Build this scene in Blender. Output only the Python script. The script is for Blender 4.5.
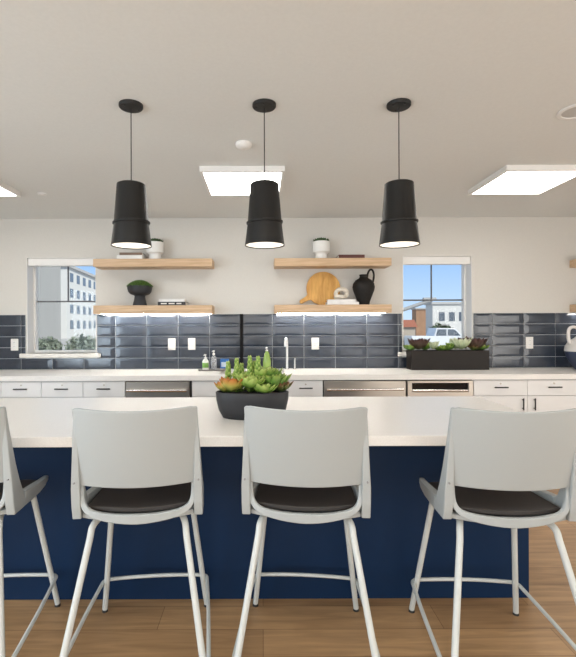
import bpy, math, random
from mathutils import Vector, Matrix

for o in list(bpy.data.objects):
    bpy.data.objects.remove(o, do_unlink=True)
SC = bpy.context.scene
COL = SC.collection
PI = math.pi
random.seed(7)

# ------------------------------------------------------------------ camera
EYE = 1.32
F = 455.0                       # focal length in pixels of a 576 px wide frame
CX, CY = 262.0, 326.0
cam_d = bpy.data.cameras.new('camera')
cam = bpy.data.objects.new('camera', cam_d)
COL.objects.link(cam)
cam_d.sensor_fit = 'HORIZONTAL'
cam_d.sensor_width = 36
cam_d.lens = F / 576 * 36
cam_d.shift_x = (288 - CX) / 576
cam_d.shift_y = -(328.5 - CY) / 576
cam_d.clip_end = 500
cam.matrix_world = (Matrix.Translation((0, 0, EYE)) @ Matrix.Rotation(math.radians(0.22), 4, 'Y')
                    @ Matrix.Rotation(PI / 2, 4, 'X'))
SC.camera = cam

# ------------------------------------------------------------------ view, sky, sun, large lights
SC.view_settings.view_transform = 'Standard'
SC.view_settings.look = 'None'
SC.view_settings.exposure = 0.0
SC.view_settings.gamma = 1.0

w = bpy.data.worlds.new('sky')
SC.world = w
w.use_nodes = True
nt = w.node_tree
bg = nt.nodes['Background']
tc = nt.nodes.new('ShaderNodeTexCoord')
sep = nt.nodes.new('ShaderNodeSeparateXYZ')
rmp = nt.nodes.new('ShaderNodeValToRGB')
nt.links.new(tc.outputs['Generated'], sep.inputs[0])
nt.links.new(sep.outputs['Z'], rmp.inputs[0])
rmp.color_ramp.elements[0].position = 0.0
rmp.color_ramp.elements[0].color = (0.62, 0.77, 0.95, 1)
rmp.color_ramp.elements[1].position = 0.16
rmp.color_ramp.elements[1].color = (0.28, 0.50, 0.88, 1)
e = rmp.color_ramp.elements.new(0.42)
e.color = (0.42, 0.50, 0.62, 1)
nt.links.new(rmp.outputs[0], bg.inputs[0])
bg.inputs[1].default_value = 1.25

sun_d = bpy.data.lights.new('sun', 'SUN')
sun_d.energy = 5.2
sun_d.angle = 0.01
sun_d.color = (1, 0.95, 0.87)
sun = bpy.data.objects.new('sun', sun_d)
COL.objects.link(sun)
sun.rotation_euler = Vector((-0.62, 0.6, -0.7)).to_track_quat('-Z', 'Y').to_euler()


def area(name, loc, aim, sx, sy, power, color):
    d = bpy.data.lights.new(name, 'AREA')
    d.shape = 'RECTANGLE'
    d.size, d.size_y = sx, sy
    d.energy = power
    d.color = color
    o = bpy.data.objects.new(name, d)
    COL.objects.link(o)
    o.location = loc
    o.rotation_euler = (Vector(aim) - Vector(loc)).to_track_quat('-Z', 'Y').to_euler()
    return o


# added fill lamps inside the closed walls, imitating daylight from behind, left and right
area('daylight_fill_front', (0.4, -3.0, 1.2), (0.4, 2.2, 2.5), 6.5, 2.0, 128, (1.0, 0.985, 0.96))
area('daylight_fill_left', (-3.9, 0.3, 1.2), (-0.6, 2.2, 0.6), 2.4, 1.8, 150, (0.72, 0.87, 1.0))
area('daylight_fill_right', (4.45, 1.2, 1.0), (1.8, 2.6, 0.1), 2.4, 1.4, 60, (1.0, 0.97, 0.92))

# ------------------------------------------------------------------ materials
MATS = {}


def base(name):
    m = bpy.data.materials.new(name)
    m.use_nodes = True
    n = m.node_tree
    return m, n, n.nodes['Principled BSDF']


def mat(name, col, rough=0.5, metal=0.0, spec=0.5, var=0.06, scale=12.0, bump=0.0, stretch=(1, 1, 1), coat=0.0, trans=0.0):
    """principled paint with a faint procedural mottling of its own colour"""
    if name in MATS:
        return MATS[name]
    m, n, p = base(name)
    p.inputs['Roughness'].default_value = rough
    p.inputs['Metallic'].default_value = metal
    p.inputs['Specular IOR Level'].default_value = spec
    p.inputs['Coat Weight'].default_value = coat
    p.inputs['Transmission Weight'].default_value = trans
    t = n.nodes.new('ShaderNodeTexCoord')
    mp = n.nodes.new('ShaderNodeMapping')
    mp.inputs['Scale'].default_value = stretch
    nz = n.nodes.new('ShaderNodeTexNoise')
    nz.inputs['Scale'].default_value = scale
    nz.inputs['Detail'].default_value = 4
    r = n.nodes.new('ShaderNodeValToRGB')
    lo = [c * (1 - var) for c in col]
    hi = [min(1, c * (1 + var)) for c in col]
    r.color_ramp.elements[0].position = 0.3
    r.color_ramp.elements[1].position = 0.7
    r.color_ramp.elements[0].color = (*lo, 1)
    r.color_ramp.elements[1].color = (*hi, 1)
    n.links.new(t.outputs['Object'], mp.inputs[0])
    n.links.new(mp.outputs[0], nz.inputs['Vector'])
    n.links.new(nz.outputs[0], r.inputs[0])
    n.links.new(r.outputs[0], p.inputs['Base Color'])
    if bump:
        b = n.nodes.new('ShaderNodeBump')
        b.inputs['Strength'].default_value = bump
        b.inputs['Distance'].default_value = 0.01
        n.links.new(nz.outputs[0], b.inputs['Height'])
        n.links.new(b.outputs[0], p.inputs['Normal'])
    MATS[name] = m
    return m


def emit(name, col, strength):
    if name in MATS:
        return MATS[name]
    m, n, p = base(name)
    p.inputs['Base Color'].default_value = (0.9, 0.9, 0.9, 1)
    p.inputs['Emission Color'].default_value = (*col, 1)
    p.inputs['Emission Strength'].default_value = strength
    MATS[name] = m
    return m


def wood(name, c1, c2, stretch, scale=4.0, rough=0.45):
    if name in MATS:
        return MATS[name]
    m, n, p = base(name)
    p.inputs['Roughness'].default_value = rough
    t = n.nodes.new('ShaderNodeTexCoord')
    mp = n.nodes.new('ShaderNodeMapping')
    mp.inputs['Scale'].default_value = stretch
    nz = n.nodes.new('ShaderNodeTexNoise')
    nz.inputs['Scale'].default_value = scale
    nz.inputs['Detail'].default_value = 6
    nz.inputs['Distortion'].default_value = 0.6
    r = n.nodes.new('ShaderNodeValToRGB')
    r.color_ramp.elements[0].position = 0.32
    r.color_ramp.elements[1].position = 0.68
    r.color_ramp.elements[0].color = (*c1, 1)
    r.color_ramp.elements[1].color = (*c2, 1)
    n.links.new(t.outputs['Object'], mp.inputs[0])
    n.links.new(mp.outputs[0], nz.inputs['Vector'])
    n.links.new(nz.outputs[0], r.inputs[0])
    n.links.new(r.outputs[0], p.inputs['Base Color'])
    MATS[name] = m
    return m


def floor_mat():
    m, n, p = base('oak_planks')
    p.inputs['Roughness'].default_value = 0.42
    t = n.nodes.new('ShaderNodeTexCoord')
    br = n.nodes.new('ShaderNodeTexBrick')
    br.offset = 0.37
    br.inputs['Color1'].default_value = (0.465, 0.295, 0.152, 1)
    br.inputs['Color2'].default_value = (0.37, 0.225, 0.112, 1)
    br.inputs['Mortar'].default_value = (0.20, 0.11, 0.05, 1)
    br.inputs['Scale'].default_value = 1.0
    br.inputs['Mortar Size'].default_value = 0.0016
    br.inputs['Mortar Smooth'].default_value = 0.2
    br.inputs['Brick Width'].default_value = 1.25
    br.inputs['Row Height'].default_value = 0.165
    mp = n.nodes.new('ShaderNodeMapping')
    mp.inputs['Scale'].default_value = (1.3, 14, 1)
    nz = n.nodes.new('ShaderNodeTexNoise')
    nz.inputs['Scale'].default_value = 2.2
    nz.inputs['Detail'].default_value = 7
    nz.inputs['Distortion'].default_value = 0.8
    r = n.nodes.new('ShaderNodeValToRGB')
    r.color_ramp.elements[0].position = 0.3
    r.color_ramp.elements[1].position = 0.72
    r.color_ramp.elements[0].color = (0.70, 0.66, 0.62, 1)
    r.color_ramp.elements[1].color = (1.12, 1.1, 1.06, 1)
    mx = n.nodes.new('ShaderNodeMix')
    mx.data_type = 'RGBA'
    mx.blend_type = 'MULTIPLY'
    mx.inputs[0].default_value = 1.0
    n.links.new(t.outputs['Object'], br.inputs['Vector'])
    n.links.new(t.outputs['Object'], mp.inputs[0])
    n.links.new(mp.outputs[0], nz.inputs['Vector'])
    n.links.new(nz.outputs[0], r.inputs[0])
    n.links.new(br.outputs['Color'], mx.inputs[6])
    n.links.new(r.outputs[0], mx.inputs[7])
    n.links.new(mx.outputs[2], p.inputs['Base Color'])
    return m


def glass_mat():
    m, n, p = base('window_glass')
    n.nodes.remove(p)
    out = n.nodes['Material Output']
    tr = n.nodes.new('ShaderNodeBsdfTransparent')
    tr.inputs[0].default_value = (0.93, 0.95, 0.95, 1)
    gl = n.nodes.new('ShaderNodeBsdfGlossy')
    gl.inputs['Roughness'].default_value = 0.02
    fr = n.nodes.new('ShaderNodeFresnel')
    fr.inputs[0].default_value = 1.16
    mx = n.nodes.new('ShaderNodeMixShader')
    n.links.new(fr.outputs[0], mx.inputs[0])
    n.links.new(tr.outputs[0], mx.inputs[1])
    n.links.new(gl.outputs[0], mx.inputs[2])
    n.links.new(mx.outputs[0], out.inputs[0])
    return m


def leaf_mat(name, c0, c1, c2=None, pos=0.6):
    """leaf colour from base to tip, stored per vertex as the plant's own pigment"""
    if name in MATS:
        return MATS[name]
    m, n, p = base(name)
    p.inputs['Roughness'].default_value = 0.45
    a = n.nodes.new('ShaderNodeAttribute')
    a.attribute_name = 'tip'
    r = n.nodes.new('ShaderNodeValToRGB')
    r.color_ramp.elements[0].color = (*c0, 1)
    r.color_ramp.elements[1].color = (*(c2 or c1), 1)
    if c2:
        e = r.color_ramp.elements.new(pos)
        e.color = (*c1, 1)
    n.links.new(a.outputs['Fac'], r.inputs[0])
    n.links.new(r.outputs[0], p.inputs['Base Color'])
    MATS[name] = m
    return m


def two_tone(name, low, high, z):
    if name in MATS:
        return MATS[name]
    m, n, p = base(name)
    p.inputs['Roughness'].default_value = 0.4
    t = n.nodes.new('ShaderNodeTexCoord')
    s = n.nodes.new('ShaderNodeSeparateXYZ')
    g = n.nodes.new('ShaderNodeMath')
    g.operation = 'GREATER_THAN'
    g.inputs[1].default_value = z
    mx = n.nodes.new('ShaderNodeMix')
    mx.data_type = 'RGBA'
    mx.inputs[6].default_value = (*low, 1)
    mx.inputs[7].default_value = (*high, 1)
    n.links.new(t.outputs['Object'], s.inputs[0])
    n.links.new(s.outputs['Z'], g.inputs[0])
    n.links.new(g.outputs[0], mx.inputs[0])
    n.links.new(mx.outputs[2], p.inputs['Base Color'])
    MATS[name] = m
    return m


WALL = mat('wall_paint', (0.65, 0.63, 0.59), 0.7, scale=60, var=0.015, bump=0.03)
CEIL = mat('ceiling_paint', (0.745, 0.755, 0.74), 0.75, scale=60, var=0.015)
WHITE = mat('white_trim', (0.82, 0.81, 0.79), 0.4, var=0.01)
CABW = mat('white_laminate', (0.80, 0.80, 0.80), 0.4, var=0.01)
GAPM = mat('cabinet_carcass', (0.52, 0.52, 0.53), 0.6, var=0.02)
QUARTZ = mat('white_quartz', (0.84, 0.82, 0.79), 0.34, scale=180, var=0.035)
OAK = wood('oak_shelf', (0.52, 0.345, 0.20), (0.68, 0.485, 0.31), (1.2, 18, 18), 3.0, 0.5)
BOARD = wood('acacia_board', (0.55, 0.27, 0.06), (0.80, 0.47, 0.14), (10, 3, 2), 2.5, 0.4)
FLOORM = floor_mat()
TILE = mat('slate_blue_glaze', (0.032, 0.041, 0.058), 0.16, spec=0.5, scale=9, var=0.16, bump=0.10)
GROUT = mat('pale_grout', (0.60, 0.62, 0.64), 0.8, var=0.03)
NAVY = mat('navy_panel', (0.003, 0.019, 0.058), 0.5, spec=0.2, scale=2, var=0.08)
STEEL = mat('brushed_steel', (0.55, 0.51, 0.46), 0.32, metal=1.0, scale=30, var=0.08, stretch=(0.3, 20, 20))
STEELB = mat('bright_steel', (0.82, 0.80, 0.77), 0.22, metal=1.0, var=0.03)
CHROME = mat('chrome', (0.88, 0.88, 0.88), 0.12, metal=1.0, var=0.01)
BLACK = mat('matte_black', (0.012, 0.012, 0.013), 0.45, var=0.1)
SHADE = mat('black_pendant_metal', (0.010, 0.0095, 0.009), 0.5, spec=0.35, var=0.08)
DARKGLASS = mat('black_glass', (0.006, 0.006, 0.008), 0.08, var=0.05)
PLASTIC = mat('grey_white_plastic', (0.375, 0.40, 0.402), 0.42, scale=300, var=0.012, bump=0.01)
TUBE = mat('grey_white_coated_steel', (0.54, 0.565, 0.55), 0.35, var=0.01)
PAD = mat('charcoal_upholstery', (0.028, 0.023, 0.021), 0.6, scale=400, var=0.2, bump=0.1)
PLATE = mat('outlet_plastic', (0.80, 0.78, 0.74), 0.35, var=0.01)
TOE = mat('toe_kick', (0.16, 0.155, 0.15), 0.6)
PANEL = emit('led_panel', (1.0, 0.97, 0.92), 10.0)
BULB = emit('pendant_diffuser', (1.0, 0.88, 0.72), 1.15)
STRIP = emit('led_strip', (1.0, 0.96, 0.90), 68.0)
GLASS = glass_mat()
CERAMIC = mat('white_ceramic', (0.82, 0.82, 0.80), 0.3, var=0.02)
CHARPOT = mat('charcoal_pot', (0.026, 0.027, 0.031), 0.5, spec=0.4, var=0.1)
JUGM = mat('black_stoneware', (0.013, 0.0115, 0.0105), 0.6, spec=0.3, scale=40, var=0.2, bump=0.15)
BROWNBOX = mat('dark_bronze_box', (0.012, 0.0085, 0.0065), 0.5, spec=0.3, var=0.1)
SOIL = mat('soil', (0.02, 0.015, 0.01), 0.95, scale=80, var=0.5, bump=0.6)
PAGES = mat('paper_pages', (0.80, 0.78, 0.73), 0.8, scale=200, var=0.06, stretch=(0.2, 0.2, 20))
CREAM = mat('cream_stone', (0.74, 0.68, 0.58), 0.6, var=0.04)


# ------------------------------------------------------------------ mesh builder
class MB:
    def __init__(s):
        s.v, s.f, s.sm, s.tip = [], [], [], {}

    def add(s, verts, faces, smooth=False):
        o = len(s.v)
        s.v += [tuple(p) for p in verts]
        for f in faces:
            s.f.append(tuple(i + o for i in f))
            s.sm.append(smooth)
        return o

    def box(s, x0, x1, y0, y1, z0, z1):
        s.add([(x0, y0, z0), (x1, y0, z0), (x1, y1, z0), (x0, y1, z0), (x0, y0, z1), (x1, y0, z1), (x1, y1, z1), (x0, y1, z1)],
              [(0, 3, 2, 1), (4, 5, 6, 7), (0, 1, 5, 4), (1, 2, 6, 5), (2, 3, 7, 6), (3, 0, 4, 7)])
        return s

    def loft(s, rings, cap=True, smooth=False):
        n = len(rings[0])
        pts = [p for r in rings for p in r]
        fs = []
        for k in range(len(rings) - 1):
            for i in range(n):
                j = (i + 1) % n
                fs.append((k * n + i, k * n + j, (k + 1) * n + j, (k + 1) * n + i))
        o = s.add(pts, fs, smooth)
        if cap:
            s.f.append(tuple(o + i for i in reversed(range(n))))
            s.sm.append(False)
            s.f.append(tuple(o + (len(rings) - 1) * n + i for i in range(n)))
            s.sm.append(False)
        return s

    def lathe(s, prof, n=32, cx=0, cy=0, sy=1.0, cap=True):
        """prof: list of (radius, z)"""
        rings = [[(cx + r * math.cos(2 * PI * i / n), cy + r * sy * math.sin(2 * PI * i / n), z) for i in range(n)] for r, z in prof]
        return s.loft(rings, cap, True)

    def tube(s, pts, r, n=12, radii=None):
        pts = [Vector(p) for p in pts]
        rings = []
        t0 = (pts[1] - pts[0]).normalized()
        up = Vector((0, 0, 1)) if abs(t0.z) < 0.9 else Vector((1, 0, 0))
        nrm = (up - t0 * up.dot(t0)).normalized()
        for i, p in enumerate(pts):
            a = pts[max(i - 1, 0)]
            b = pts[min(i + 1, len(pts) - 1)]
            t = (b - a).normalized()
            nrm = (nrm - t * nrm.dot(t)).normalized()
            bn = t.cross(nrm)
            rr = radii[i] if radii else r
            rings.append([p + (nrm * math.cos(2 * PI * k / n) + bn * math.sin(2 * PI * k / n)) * rr for k in range(n)])
        return s.loft(rings, True, True)

    def grid(s, fn, nu, nv, smooth=True):
        """fn(u,v) u,v in 0..1"""
        pts = [fn(i / nu, j / nv) for j in range(nv + 1) for i in range(nu + 1)]
        fs = [(j * (nu + 1) + i, j * (nu + 1) + i + 1, (j + 1) * (nu + 1) + i + 1, (j + 1) * (nu + 1) + i) for j in range(nv) for i in range(nu)]
        s.add(pts, fs, smooth)
        return s

    def sheet(s, fn, nrm_off, nu, nv):
        """closed slab from a surface fn(u,v) and its offset copy"""
        a = [Vector(fn(i / nu, j / nv)) for j in range(nv + 1) for i in range(nu + 1)]
        N = []
        for j in range(nv + 1):
            for i in range(nu + 1):
                g = lambda ii, jj: a[min(max(jj, 0), nv) * (nu + 1) + min(max(ii, 0), nu)]
                N.append((g(i + 1, j) - g(i - 1, j)).cross(g(i, j + 1) - g(i, j - 1)).normalized())
        b = [p + q * nrm_off for p, q in zip(a, N)]
        W = nu + 1
        M = len(a)
        fs = []
        for j in range(nv):
            for i in range(nu):
                q = (j * W + i, j * W + i + 1, (j + 1) * W + i + 1, (j + 1) * W + i)
                fs.append(tuple(reversed(q)))
                fs.append(tuple(k + M for k in q))
        for i in range(nu):
            fs.append((i, i + 1, i + 1 + M, i + M))
            k = nv * W
            fs.append((k + i + 1, k + i, k + i + M, k + i + 1 + M))
        for j in range(nv):
            fs.append(((j + 1) * W, j * W, j * W + M, (j + 1) * W + M))
            fs.append((j * W + nu, (j + 1) * W + nu, (j + 1) * W + nu + M, j * W + nu + M))
        s.add(a + b, fs, True)
        return s

    def leaf(s, base_p, d, up, L, W, T, n=8, k=7, curl=0.0, blunt=0.5):
        """fleshy pointed leaf"""
        d = Vector(d).normalized()
        up = Vector(up)
        up = (up - d * up.dot(d)).normalized()
        sd = d.cross(up)
        rings = []
        o = len(s.v)
        for i in range(k + 1):
            t = i / k
            wdt = max(0.03, math.sin(PI * (0.12 + 0.88 * t) ** (0.9 + blunt)) if t < 1 else 0.03)
            c = Vector(base_p) + d * (L * t) + up * (curl * L * t * t)
            rings.append([c + sd * (W * wdt * math.cos(2 * PI * q / n)) + up * (T * wdt * math.sin(2 * PI * q / n)) for q in range(n)])
        s.loft(rings, True, True)
        for i in range(k + 1):
            for q in range(n):
                s.tip[o + i * n + q] = i / k
        return s

    def obj(s, name, m, parent=None, bevel=0.0, loc=None, seg=2, angle=35, sharp=48):
        me = bpy.data.meshes.new(name)
        me.from_pydata(s.v, [], s.f)
        me.polygons.foreach_set('use_smooth', s.sm)
        if s.tip:
            at = me.attributes.new('tip', 'FLOAT', 'POINT')
            for i, t in s.tip.items():
                at.data[i].value = t
        me.update()
        if any(s.sm):
            me.set_sharp_from_angle(angle=math.radians(sharp))
        ob = bpy.data.objects.new(name, me)
        COL.objects.link(ob)
        me.materials.append(m)
        if parent:
            ob.parent = parent
        if loc:
            ob.location = loc
        if bevel:
            b = ob.modifiers.new('bevel', 'BEVEL')
            b.width = bevel
            b.segments = seg
            b.limit_method = 'ANGLE'
            b.angle_limit = math.radians(angle)
        return ob


def box(x0, x1, y0, y1, z0, z1):
    return MB().box(x0, x1, y0, y1, z0, z1)


def tag(o, label=None, cat=None, group=None, kind=None):
    if label:
        o['label'] = label
    if cat:
        o['category'] = cat
    if group:
        o['group'] = group
    if kind:
        o['kind'] = kind
    return o


def thing(name, label, cat, loc=(0, 0, 0), rz=0.0, group=None, kind=None):
    o = bpy.data.objects.new(name, None)
    o.empty_display_size = 0.1
    COL.objects.link(o)
    o.location = loc
    o.rotation_euler = (0, 0, rz)
    return tag(o, label, cat, group, kind)


def dup(o, parent=None, loc=None, rz=None, label=None):
    c = o.copy()
    COL.objects.link(c)
    if parent:
        c.parent = parent
    if loc is not None:
        c.location = loc
    if rz is not None:
        c.rotation_euler = (0, 0, rz)
    if label:
        c['label'] = label
    for ch in [x for x in bpy.data.objects if x.parent == o]:
        dup(ch, c)
    return c


def smooth_path(pts, k=6):
    P = [Vector(p) for p in pts]
    P = [P[0] * 2 - P[1]] + P + [P[-1] * 2 - P[-2]]
    out = []
    for i in range(1, len(P) - 2):
        a, b, c, d = P[i - 1:i + 3]
        for j in range(k):
            t = j / k
            out.append(0.5 * ((2 * b) + (c - a) * t + (2 * a - 5 * b + 4 * c - d) * t * t + (3 * b - a - 3 * c + d) * t ** 3))
    out.append(P[-2])
    return out


# ------------------------------------------------------------------ room shell
YW = 4.88            # face of the back wall
ZC = 2.478           # ceiling
XL, XR, YF = -4.0, 4.6, -3.2
WT = 0.20
W1 = (-2.52, -1.78, 1.035, 2.062)     # left window opening x0,x1,z0,z1
W2 = (1.512, 2.252, 1.035, 2.062)     # right window opening

tag(box(XL, XR, YF, YW, -0.06, 0).obj('floor', FLOORM), kind='structure')
tag(box(XL - .15, XR + .15, YF - .15, YW + WT, ZC, ZC + 0.12).obj('ceiling', CEIL), kind='structure')
tag(box(XL - .12, XL, YF, YW, 0, ZC).obj('wall_left', WALL), kind='structure')
tag(box(XR, XR + .12, YF, YW, 0, ZC).obj('wall_right', WALL), kind='structure')
tag(box(XL - .12, XR + .12, YF - .12, YF, 0, ZC).obj('wall_front', WALL), kind='structure')
wb = MB()
xs = [XL - .12, W1[0], W1[1], W2[0], W2[1], XR + .12]
for a, b in ((0, 1), (2, 3), (4, 5)):
    wb.box(xs[a], xs[b], YW, YW + WT, 0, ZC)
for W in (W1, W2):
    wb.box(W[0], W[1], YW, YW + WT, 0, W[2])
    wb.box(W[0], W[1], YW, YW + WT, W[3], ZC)
tag(wb.obj('wall_back', WALL), kind='structure')

# tiled splashback: bevelled stacked tiles in pale grout, cut round the windows
ZT0, ZT1 = 0.8635, 1.449
TP, TR = 0.3365, (1.449 - 0.8635) / 5
gb, tb = MB(), MB()


def cut(x0, x1, z0, z1):
    out = [(x0, x1, z0, z1)]
    for W in (W1, W2):
        nxt = []
        zs = W[2] - 0.045
        wx0, wx1 = W[0] - 0.012, W[1] + 0.012
        for (a, b, c, d) in out:
            if b <= wx0 or a >= wx1 or d <= zs:
                nxt.append((a, b, c, d))
                continue
            if a < wx0:
                nxt.append((a, wx0, c, d))
            if b > wx1:
                nxt.append((wx1, b, c, d))
            if c < zs:
                nxt.append((max(a, wx0), min(b, wx1), c, zs))
        out = nxt
    return out


XT0, XT1 = -3.6, 4.3
for (a, b, c, d) in cut(XT0, XT1, ZT0, ZT1):
    gb.box(a, b, YW - 0.005, YW - 0.0002, c, d)
k0 = math.floor((XT0 + 0.225) / TP)
g = 0.0024
for i in range(k0, 20):
    for j in range(5):
        x0, x1 = max(XT0, -0.225 + i * TP), min(XT1, -0.225 + (i + 1) * TP)
        if x1 - x0 < 0.03:
            continue
        for (a, b, c, d) in cut(x0, x1, ZT0 + j * TR, ZT0 + (j + 1) * TR):
            if b - a < 0.02 or d - c < 0.012:
                continue
            a, b, c, d = a + g, b - g, c + g, d - g
            e = min(0.026, (b - a) * 0.3, (d - c) * 0.3)
            ex = min(e * 1.9, (b - a) * 0.3)
            yo, ym, yi = YW - 0.0052, YW - 0.0095, YW - 0.0121
            tb.add([(a, yo, c), (b, yo, c), (b, yo, d), (a, yo, d), (a, ym, c), (b, ym, c), (b, ym, d), (a, ym, d),
                    (a + ex, yi, c + e), (b - ex, yi, c + e), (b - ex, yi, d - e), (a + ex, yi, d - e)],
                   [(0, 1, 5, 4), (1, 2, 6, 5), (2, 3, 7, 6), (3, 0, 4, 7), (4, 5, 9, 8), (5, 6, 10, 9), (6, 7, 11, 10), (7, 4, 8, 11), (8, 9, 10, 11)])
go = thing('tile_splashback', None, None, kind='structure')
gb.obj('grout', GROUT, go)
tb.obj('tiles', TILE, go)

# ------------------------------------------------------------------ windows


def window(n, W, sill):
    x0, x1, z0, z1 = W
    r = thing('window_%d' % n, None, None, kind='structure')
    yf = YW + 0.135
    f = MB()
    t = 0.026
    f.box(x0, x0 + t, yf, YW + WT, z0, z1).box(x1 - t, x1, yf, YW + WT, z0, z1)
    f.box(x0 + t, x1 - t, yf, YW + WT, z0, z0 + t).box(x0 + t, x1 - t, yf, YW + WT, z1 - t, z1)
    f.obj('window_frame', WHITE, r, 0.003)
    j = MB()
    e = 0.004
    j.box(x0, x0 + e, YW - .001, yf, z0, z1).box(x1 - e, x1, YW - .001, yf, z0, z1).box(x0 + e, x1 - e, YW - .001, yf, z1 - e, z1)
    j.obj('window_jamb', WHITE, r)
    zm = 1.60
    b = MB().box(x0 + t, x1 - t, yf + .03, yf + .05, zm - .008, zm + .008)
    b.obj('meeting_rail', mat('dark_glazing_bar', (0.10, 0.10, 0.105), 0.5), r)
    xm = (x0 + x1) / 2
    MB().box(xm - .006, xm + .006, yf + .032, yf + .048, zm + .008, z1 - t).obj('glazing_bar', MATS['dark_glazing_bar'], r)
    box(x0 + t, x1 - t, yf + .0535, yf + .0565, z0 + t, z1 - t).obj('glass_pane', GLASS, r)
    box(x0 + .006, x1 - .006, YW + .012, YW + .075, z1 - .085, z1 - .005).obj('blind_headrail', WHITE, r, 0.006)
    box(sill[0], sill[1], YW - 0.042, YW + .135, z0 - .045, z0).obj('window_sill', mat('sill_paint', (0.76, 0.73, 0.68), 0.4), r, 0.006)
    return r


window(1, W1, (-2.585, -1.725))
window(2, W2, (1.452, 2.300))

# ------------------------------------------------------------------ counters
ZK = 0.863
ct = MB()
SX0, SX1, SY0, SY1 = -0.42, 0.215, 4.36, 4.72
ct.box(-3.6, SX0, 4.22, YW - .0137, ZK - .047, ZK).box(SX1, 4.3, 4.22, YW - .0137, ZK - .047, ZK)
ct.box(SX0, SX1, 4.22, SY0, ZK - .047, ZK).box(SX0, SX1, SY1, YW - .0137, ZK - .047, ZK)
tag(ct.obj('countertop', QUARTZ), 'long white quartz countertop running along the tiled back wall', 'countertop')
sk = MB()
zb = 0.71
sk.box(SX0 - .006, SX0, SY0 - .006, SY1 + .006, zb, ZK - .048).box(SX1, SX1 + .006, SY0 - .006, SY1 + .006, zb, ZK - .048)
sk.box(SX0, SX1, SY0 - .006, SY0, zb, ZK - .048).box(SX0, SX1, SY1, SY1 + .006, zb, ZK - .048).box(SX0, SX1, SY0, SY1, zb - .006, zb)
sr = thing('kitchen_sink', 'steel sink basin set into the countertop behind the succulent bowl', 'sink')
sk.obj('basin', STEEL, sr)
MB().lathe([(0.04, zb), (0.04, zb + .003), (0.02, zb + .003), (0.02, zb + .001)], 20, -.1, 4.54).obj('drain', CHROME, sr)

YD = 4.25     # cabinet face


def bar_handle(p, cx, cz, L, vertical=False, m=BLACK):
    b = MB()
    y = YD - 0.04
    if vertical:
        b.tube([(cx, y, cz - L / 2), (cx, y, cz + L / 2)], 0.006, 10)
        for s in (-1, 1):
            b.tube([(cx, y, cz + s * L * .36), (cx, YD - .019, cz + s * L * .36)], 0.005, 8)
    else:
        b.tube([(cx - L / 2, y, cz), (cx + L / 2, y, cz)], 0.006, 10)
        for s in (-1, 1):
            b.tube([(cx + s * L * .36, y, cz), (cx + s * L * .36, YD - .019, cz)], 0.005, 8)
    return b.obj('handle', m, p)


def cabinet(x0, x1, label, drawer=True, doors=(), false=False):
    c = thing('base_cabinet', label, 'cabinet', (0, 0, 0), 0, 'white base cabinets under the back counter')
    if false:   # sink base: open box round the basin
        b = MB()
        b.box(x0, x0 + .018, YD, 4.82, .09, ZK - .048).box(x1 - .018, x1, YD, 4.82, .09, ZK - .048)
        b.box(x0 + .018, x1 - .018, YD, 4.82, .09, .11).box(x0 + .018, x1 - .018, 4.80, 4.82, .11, ZK - .048)
        b.box(x0 + .018, x1 - .018, YD, YD + .018, .11, ZK - .048)
        b.obj('carcass', GAPM, c)
    else:
        box(x0, x1, YD, 4.82, .09, ZK - .048).obj('carcass', GAPM, c)
    box(x0, x1, YD + .06, 4.80, 0, .09).obj('toe_kick', TOE, c)
    q = 0.002
    zd0, zd1 = 0.663, 0.806
    d = box(x0 + q, x1 - q, YD - .019, YD, zd0 + q, zd1).obj('drawer' if not false else 'front_panel', CABW, c, 0.0015)
    if not false:
        xm = (x0 + x1) / 2
        bar_handle(d, xm, 0.742, 0.125)
        MB().tube([(xm, YD - .024, .776), (xm, YD - .018, .776)], 0.008, 14).obj('lock', STEEL, d)
    for (a, b, hx) in doors:
        dd = box(a + q, b - q, YD - .019, YD, .10, zd0 - q).obj('door', CABW, c, 0.0015)
        bar_handle(dd, hx, 0.585, 0.11, True)
    return c


cabinet(-3.43, -2.93, 'white base cabinet at the far left end of the back counter', doors=((-3.43, -2.93, -2.98),))
cabinet(-2.93, -2.43, 'white base cabinet under the back counter, cut off by the left edge of the photo', doors=((-2.93, -2.43, -2.48),))
cabinet(-2.43, -2.055, 'white cabinet with lockable drawer under the left end of the left window', doors=((-2.43, -2.055, -2.10),))
cabinet(-2.055, -1.667, 'white cabinet with lockable drawer, second left of the left steel appliance', doors=((-2.055, -1.667, -1.71),))
cabinet(-1.667, -1.275, 'white cabinet with lockable drawer directly left of the left steel appliance', doors=((-1.667, -1.275, -1.32),))
cabinet(-0.655, 0.243, 'plain white sink cabinet without a drawer handle behind the succulent bowl', doors=((-.655, -.206, -.25), (-.206, .243, -.16)), false=True)
cabinet(0.243, 0.565, 'narrow white cabinet with one lockable drawer just right of the succulent bowl', doors=((.243, .565, .29),))
cabinet(1.965, 2.466, 'white cabinet with drawer just right of the steel appliance with black slot', doors=((1.965, 2.466, 2.419),))
cabinet(2.466, 2.960, 'white cabinet with drawer below the far right wall outlet, one pull on its door', doors=((2.466, 2.96, 2.527),))
cabinet(2.960, 3.456, 'white base cabinet below the white and navy pitcher', doors=((2.96, 3.456, 3.41),))
cabinet(3.456, 3.95, 'white base cabinet at the far right end of the back counter', doors=((3.456, 3.95, 3.51),))


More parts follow.
